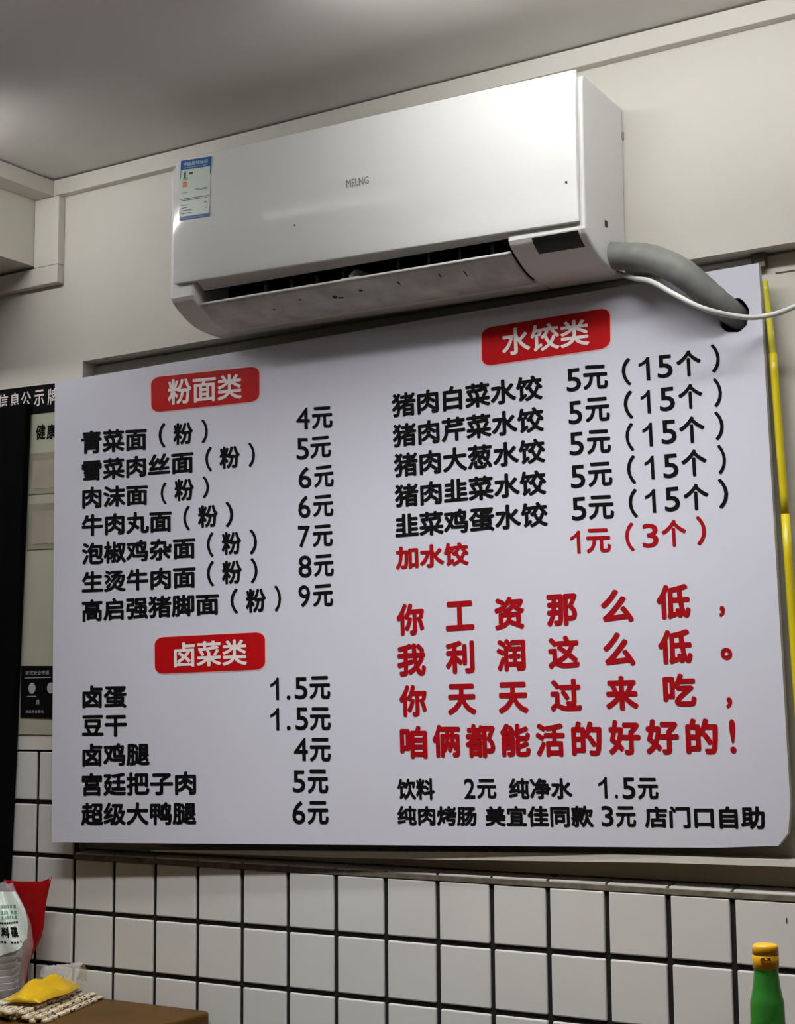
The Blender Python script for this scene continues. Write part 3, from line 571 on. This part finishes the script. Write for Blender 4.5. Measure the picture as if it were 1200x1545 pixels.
# ================================================================ tables
TZ = -0.25
def table(name, x0, x1, y0, y1, label, m):
    t = empty(name, ((x0+x1)/2, (y0+y1)/2, FZ)); tag(t, label, 'table')
    bm = bmesh.new(); r = 0.022; out = []
    for cx, cy, a0 in ((x1-r, y1-r, 0), (x0+r, y1-r, 90), (x0+r, y0+r, 180), (x1-r, y0+r, 270)):
        for i in range(7):
            a = math.radians(a0+90*i/6); out.append((cx+r*math.cos(a), cy+r*math.sin(a)))
    lo = [bm.verts.new((x, y, TZ-0.026)) for x, y in out]; hi = [bm.verts.new((x, y, TZ)) for x, y in out]; n = len(out)
    bm.faces.new(hi); bm.faces.new(list(reversed(lo)))
    for k in range(n): bm.faces.new((lo[k], lo[(k+1) % n], hi[(k+1) % n], hi[k]))
    link('table_top', bm, m, t, bevel=0.004)
    bm = bmesh.new()
    for a, b in (((x0+0.06, y0+0.06), (x1-0.06, y0+0.09)), ((x0+0.06, y1-0.09), (x1-0.06, y1-0.06)), ((x0+0.06, y0+0.09), (x0+0.09, y1-0.09)), ((x1-0.09, y0+0.09), (x1-0.06, y1-0.09))):
        box(bm, (a[0], a[1], TZ-0.085), (b[0], b[1], TZ-0.0265))
    link('apron', bm, m, t)
    for lx in (x0+0.075, x1-0.075):
        for ly in (y0+0.075, y1-0.075):
            bm = bmesh.new(); box(bm, (lx-0.018, ly-0.018, FZ), (lx+0.018, ly+0.018, TZ-0.086)); link('leg', bm, m, t, bevel=0.002)
    return t
table('wooden_table', -0.85, 0.443, -0.72, -0.004, 'brown wooden table in the lower left corner holding chopsticks and dishes', M_wood)
table('wooden_table', 0.95, 2.05, -0.95, -0.12, 'brown wooden table under the green bottle, below the frame', M_wood)

# ================================================================ bottle
bx, by = 1.630, -0.500
bo = empty('sauce_bottle', (bx, by, TZ)); tag(bo, 'green glass bottle with yellow flip cap in the lower right corner', 'bottle')
M_green = mat('green_glass', (0.08, 0.46, 0.07), 0.10, 0.05, 10, trans=0.5, ior=1.45)
M_cap = mat('yellow_cap', (0.80, 0.42, 0.015), 0.3, 0.05, 20); M_capd = mat('orange_cap_notch', (0.42, 0.11, 0.01), 0.4)
h = 0.0109-TZ
bm = bmesh.new()
lathe(bm, [(0.0001, 0.0), (0.030, 0.0005), (0.0325, 0.004), (0.0325, 0.080), (0.0320, 0.100), (0.0285, 0.125), (0.0232, 0.145), (0.0200, 0.162), (0.0190, 0.180), (0.0188, h-0.0660), (0.0184, h-0.0610), (0.0165, h-0.0540), (0.0150, h-0.0450), (0.0138, h-0.0340), (0.0131, h-0.0265), (0.0131, h-0.012), (0.0001, h-0.012)], (bx, by, TZ), 40, False)
link('glass_body', bm, M_green, bo, smooth=True)
bm = bmesh.new()
lathe(bm, [(0.0137, h-0.0265), (0.0144, h-0.0258), (0.0146, h-0.012), (0.0143, h-0.0118), (0.0143, h-0.0112), (0.0146, h-0.011), (0.0143, h-0.0035), (0.0132, h-0.0010), (0.0110, h), (0.0001, h)], (bx, by, TZ), 40, False)
cap = link('cap', bm, M_cap, bo, smooth=True, bevel=0.0)
d = (Vector((CAM[0], CAM[1], 0))-Vector((bx, by, 0))).normalized(); s_ = Vector((-d.y, d.x, 0))
bm = bmesh.new()
o0 = Vector((bx, by, TZ+h-0.0150)); nn = 8
for k in range(nn): pass
prof = [(-0.0062, -0.0010), (-0.0035, -0.0028), (0.0035, -0.0030), (0.0062, -0.0012), (0.0050, 0.0018), (-0.0050, 0.0018)]
def notch(x, z, off):
    rr = 0.0146+off; ang = x/rr
    return o0 + d*(rr*math.cos(ang)) + s_*(rr*math.sin(ang)) + Vector((0, 0, z))
fa = [bm.verts.new(notch(x, z, 0.0008)) for x, z in prof]; fb = [bm.verts.new(notch(x, z, -0.0010)) for x, z in prof]
bm.faces.new(fa); bm.faces.new(list(reversed(fb)))
for k in range(6): bm.faces.new((fa[k], fb[k], fb[(k+1) % 6], fa[(k+1) % 6]))
link('cap_notch', bm, M_capd, cap)

# ================================================================ things on the left table
# bag of sauce dishes
gx, gy = 0.000, -0.095
bag = empty('dish_bag', (gx, gy, TZ)); tag(bag, 'clear plastic bag of white dishes with printed label, left table edge', 'plastic bag')
M_film = mat('clear_film', (0.86, 0.86, 0.88), 0.12, 0.02, 20, 0.5, 45, alpha=0.22)
M_print = mat('printed_film', (0.62, 0.68, 0.64), 0.25, 0.06, 25, 0.4, 40); M_gtxt = mat('green_print', (0.10, 0.38, 0.20), 0.4); M_dish = mat('white_dish', (0.66, 0.63, 0.66), 0.35, 0.03, 12)
def bag_r(zf, a):
    base = 0.060 + 0.012*math.sin(3*a+1.0)*zf + 0.006*math.sin(7*a+zf*9)
    top = 1.0 if zf < 0.62 else 1-0.55*((zf-0.62)/0.38)**1.5
    return base*top*(1+0.24*math.exp(-((zf-0.42)/0.16)**2)*max(0, math.cos(a+0.55)))
bm = bmesh.new(); nr, na = 22, 40; R_ = []
BH = 0.204
for i in range(nr+1):
    zf = i/nr
    R_.append([bm.verts.new((gx+bag_r(zf, 2*math.pi*k/na)*math.cos(2*math.pi*k/na), gy+0.72*bag_r(zf, 2*math.pi*k/na)*math.sin(2*math.pi*k/na), TZ+0.0008+BH*zf+0.004*math.sin(5*2*math.pi*k/na)*zf**3)) for k in range(na)])
for i in range(nr):
    for k in range(na): bm.faces.new((R_[i][k], R_[i][(k+1) % na], R_[i+1][(k+1) % na], R_[i+1][k]))
bm.faces.new(R_[-1])
link('film', bm, M_film, bag, smooth=True)
def onbag(s, t, d):                           # printed band on the side that faces the room
    a = math.radians(-95+103*s); zf = 0.32+0.62*t
    r = bag_r(zf, a)+0.0012+d
    return (gx+r*math.cos(a), gy+0.72*r*math.sin(a)-0.0006, TZ+0.0008+BH*zf)
bm = bmesh.new(); ns, ntt = 22, 16
V = [[bm.verts.new(onbag(i/ns, k/ntt+(1-k/ntt)*0.34*(i/ns)**1.5, 0)) for k in range(ntt+1)] for i in range(ns+1)]
for i in range(ns):
    for k in range(ntt): bm.faces.new((V[i][k], V[i+1][k], V[i+1][k+1], V[i][k+1]))
pl = link('printed_panel', bm, M_print, bag, smooth=True)
bm = bmesh.new()
for ch, s0, s1 in (('酱', 0.32, 0.47), ('料', 0.49, 0.625), ('碟', 0.645, 0.81)): letter(bm, ch, (lambda a, b: lambda s, t, d: onbag(a+(b-a)*s, 0.375+0.15*t, 0.0012+d))(s0, s1), 0.035)
for k in range(9):
    a = 0.45+0.045*k
    if k % 4 != 3: bm.faces.new([bm.verts.new(onbag(s, t, 0.0012)) for s, t in ((a, 0.30), (a+0.03, 0.30), (a+0.03, 0.325), (a, 0.325))])
    bm.faces.new([bm.verts.new(onbag(s, t, 0.0012)) for s, t in ((a, 0.565), (a+0.035, 0.565), (a+0.035, 0.59), (a, 0.59))])
link('bag_lettering', bm, M_black, pl)
bm = bmesh.new()
for row, t in enumerate((0.63, 0.70, 0.78)):
    for k in range(6):
        a = 0.50+0.06*k
        if (k*row) % 4 == 3: continue
        bm.faces.new([bm.verts.new(onbag(s, tt, 0.0012)) for s, tt in ((a, t), (a+0.038, t), (a+0.038, t+0.04), (a, t+0.04))])
link('bag_small_print', bm, M_gtxt, pl)
def dish_mesh(bm, c):
    lathe(bm, [(0.0001, 0.0), (0.026, 0.0), (0.030, 0.003), (0.037, 0.012), (0.039, 0.0135), (0.039, 0.0150), (0.036, 0.0145), (0.029, 0.0045), (0.0001, 0.0030)], c, 28, False)
bm = bmesh.new(); dish_mesh(bm, (0, 0, 0)); dish0 = link('sauce_dish', bm, M_dish, smooth=True)
tag(dish0, 'white plastic sauce dish in the stack inside the clear bag', 'dish', 'sauce dishes inside the clear bag')
for k in range(12):
    o = dish0 if k == 0 else dish0.copy()
    if k: C.objects.link(o)
    o.location = (gx+0.002*math.sin(k*1.3), gy, TZ+0.0025+0.0118*k)

# red pouch behind the bag
bm = bmesh.new(); nu, nv = 16, 16; F, G = [], []
for i in range(nu+1):
    fr, bk = [], []
    for k in range(nv+1):
        u, v = i/nu, k/nv                      # v up
        z = TZ+0.0005 + v*0.2035
        half = 0.007+0.056*max(0, (v-0.25)/0.75)**0.9
        cx_ = 0.012 + 0.016*math.exp(-((v-0.50)/0.2)**2)+0.002*v
        x = cx_ + (u-0.5)*2*half
        z += v*(0.004*(u-0.5) + 0.010*(abs(u-0.5)*2)**4 * (1 if u > .5 else .3))
        b_ = 0.0085*math.sin(math.pi*min(1, u))*(1-v**6)+0.0006
        wv = 0.0025*math.sin(9*u+5*v)*(1-v**4)
        fr.append(bm.verts.new((x, -0.036-b_+wv, z))); bk.append(bm.verts.new((x, -0.035+0.0006+wv, z)))
    F.append(fr); G.append(bk)
for i in range(nu):
    for k in range(nv):
        bm.faces.new((F[i][k], F[i+1][k], F[i+1][k+1], F[i][k+1])); bm.faces.new((G[i][k], G[i][k+1], G[i+1][k+1], G[i+1][k]))
    bm.faces.new((F[i][0], G[i][0], G[i+1][0], F[i+1][0])); bm.faces.new((F[i][nv], F[i+1][nv], G[i+1][nv], G[i][nv]))
for k in range(nv):
    bm.faces.new((F[0][k], F[0][k+1], G[0][k+1], G[0][k])); bm.faces.new((F[nu][k], G[nu][k], G[nu][k+1], F[nu][k+1]))
tag(link('red_pouch', bm, mat('red_film', (0.30, 0.002, 0.004), 0.3, 0.1, 20, 0.25, 40), smooth=True), 'red plastic pouch standing behind the clear bag by the tiles', 'pouch')

# wrapped chopsticks
def wrap_mat():
    m = mat('chopstick_wrapper', (0.74, 0.68, 0.55), 0.5, 0.05, 30)
    nt = m.node_tree; b = nt.nodes['Principled BSDF']; old = b.inputs['Base Color'].links[0].from_socket
    tc = nt.nodes.new('ShaderNodeTexCoord'); mp = nt.nodes.new('ShaderNodeMapping'); mp.inputs['Scale'].default_value = (180, 55, 180)
    nz = nt.nodes.new('ShaderNodeTexNoise'); nz.inputs['Scale'].default_value = 1.0; nz.inputs['Detail'].default_value = 2
    nt.links.new(tc.outputs['Object'], mp.inputs['Vector']); nt.links.new(mp.outputs['Vector'], nz.inputs['Vector'])
    for thr, col in ((0.57, (0.08, 0.025, 0.02, 1)), (0.43, (0.55, 0.38, 0.12, 1))):
        mt = nt.nodes.new('ShaderNodeMath'); mt.operation = 'GREATER_THAN' if thr > .5 else 'LESS_THAN'; mt.inputs[1].default_value = thr
        nt.links.new(nz.outputs['Fac'], mt.inputs[0])
        mx = nt.nodes.new('ShaderNodeMix'); mx.data_type = 'RGBA'
        nt.links.new(mt.outputs[0], mx.inputs[0]); nt.links.new(old, mx.inputs[6]); mx.inputs[7].default_value = col
        old = mx.outputs[2]
    nt.links.new(old, b.inputs['Base Color'])
    return m
M_wrap = wrap_mat(); M_stick = mat('chopstick_tip', (0.62, 0.47, 0.24), 0.6, 0.08, 40)
def stick_thing():
    t = empty('chopstick_packet', (0, 0, 0)); tag(t, 'paper-wrapped pair of chopsticks in the loose pile on the wooden table', 'chopsticks', 'wrapped chopsticks in the pile on the table')
    bm = bmesh.new(); box(bm, (-0.0062, -0.232, 0.0), (0.0062, 0.0, 0.0062)); link('paper_sleeve', bm, M_wrap, t, bevel=0.0016)
    bm = bmesh.new(); box(bm, (-0.0045, 0.0, 0.0012), (-0.0008, 0.006, 0.0050)); box(bm, (0.0008, 0.0, 0.0012), (0.0045, 0.006, 0.0050)); link('stick_tips', bm, M_stick, t, bevel=0.0006)
    return t
st0 = stick_thing()
spots = []
def row(x, y, z, ang, count, pitch):
    a = ang
    for k in range(count):
        spots.append((x-pitch*k/math.cos(a), y-0.006*((k*2) % 3), z, a))
        a += random.uniform(-0.004, 0.004)
row(0.186, -0.014, TZ+0.0002, 0.330, 9, 0.0148)
row(0.177, -0.024, TZ+0.0068, 0.345, 8, 0.0158)
row(0.152, -0.034, TZ+0.0134, 0.320, 6, 0.0156)
for i, (x, y, z, rz) in enumerate(spots):
    if i == 0: t = st0
    else:
        t = st0.copy(); C.objects.link(t)
        for ch in st0.children:
            c = ch.copy(); C.objects.link(c); c.parent = t
    t.location = (x, y, z); t.rotation_euler = (0, 0, rz)

# yellow packet lying on the chopsticks
bm = bmesh.new(); nu, nv = 28, 14; F, G = [], []
a0 = Vector((0.196, -0.222, -0.2232)); a1 = Vector((0.150, -0.045, -0.2232)); ax = (a1-a0); sd = Vector((-ax.y, ax.x, 0)).normalized()
for i in range(nu+1):
    fr, bk = [], []
    for k in range(nv+1):
        u, v = i/nu, k/nv
        wd = 0.036*(1-0.45*u**2)
        p = a0 + ax*u + sd*((v-0.5)*2*wd + 0.004*math.sin(8*u))
        hgt = 0.030*(math.sin(math.pi*v)**0.7)*(math.sin(math.pi*min(1, u*0.95+0.05))**0.8)*(1-0.35*u)
        hgt *= 1 + 0.28*math.sin(13*v+4*u) + 0.15*math.sin(21*u+6*v)
        fr.append(bm.verts.new(p + Vector((0, 0, max(0.0008, hgt))))); bk.append(bm.verts.new(p))
    F.append(fr); G.append(bk)
for i in range(nu):
    for k in range(nv):
        bm.faces.new((F[i][k], F[i+1][k], F[i+1][k+1], F[i][k+1])); bm.faces.new((G[i][k], G[i][k+1], G[i+1][k+1], G[i+1][k]))
    for k in (0, nv): bm.faces.new((F[i][k], G[i][k], G[i+1][k], F[i+1][k]))
for k in range(nv):
    for i in (0, nu): bm.faces.new((F[i][k], F[i][k+1], G[i][k+1], G[i][k]))
tag(link('yellow_packet', bm, mat('yellow_film', (0.68, 0.42, 0.008), 0.28, 0.12, 18, 0.3, 40), smooth=True), 'crumpled yellow plastic packet lying on the pile of chopsticks', 'packet')
# crumpled clear wrapper beside it
bm = bmesh.new(); n1, n2 = 18, 10; W = []
for i in range(n1+1):
    r_ = []
    for k in range(n2+1):
        u, v = i/n1, k/n2
        r_.append(bm.verts.new((0.060+0.115*u+random.uniform(-.003, .003), -0.046+0.030*v-0.02*u, -0.2195+0.034*math.sin(math.pi*v)*(0.5+0.5*u)+random.uniform(0, .006))))
    W.append(r_)
for i in range(n1):
    for k in range(n2): bm.faces.new((W[i][k], W[i+1][k], W[i+1][k+1], W[i][k+1]))
o = link('clear_wrapper', bm, mat('crumpled_clear_film', (0.82, 0.82, 0.80), 0.1, 0.03, 20, 0.6, 60, alpha=0.3)); o.modifiers.new('thickness', 'SOLIDIFY').thickness = 0.0006
tag(o, 'crumpled transparent wrapper on the chopsticks beside the tiles', 'wrapper')
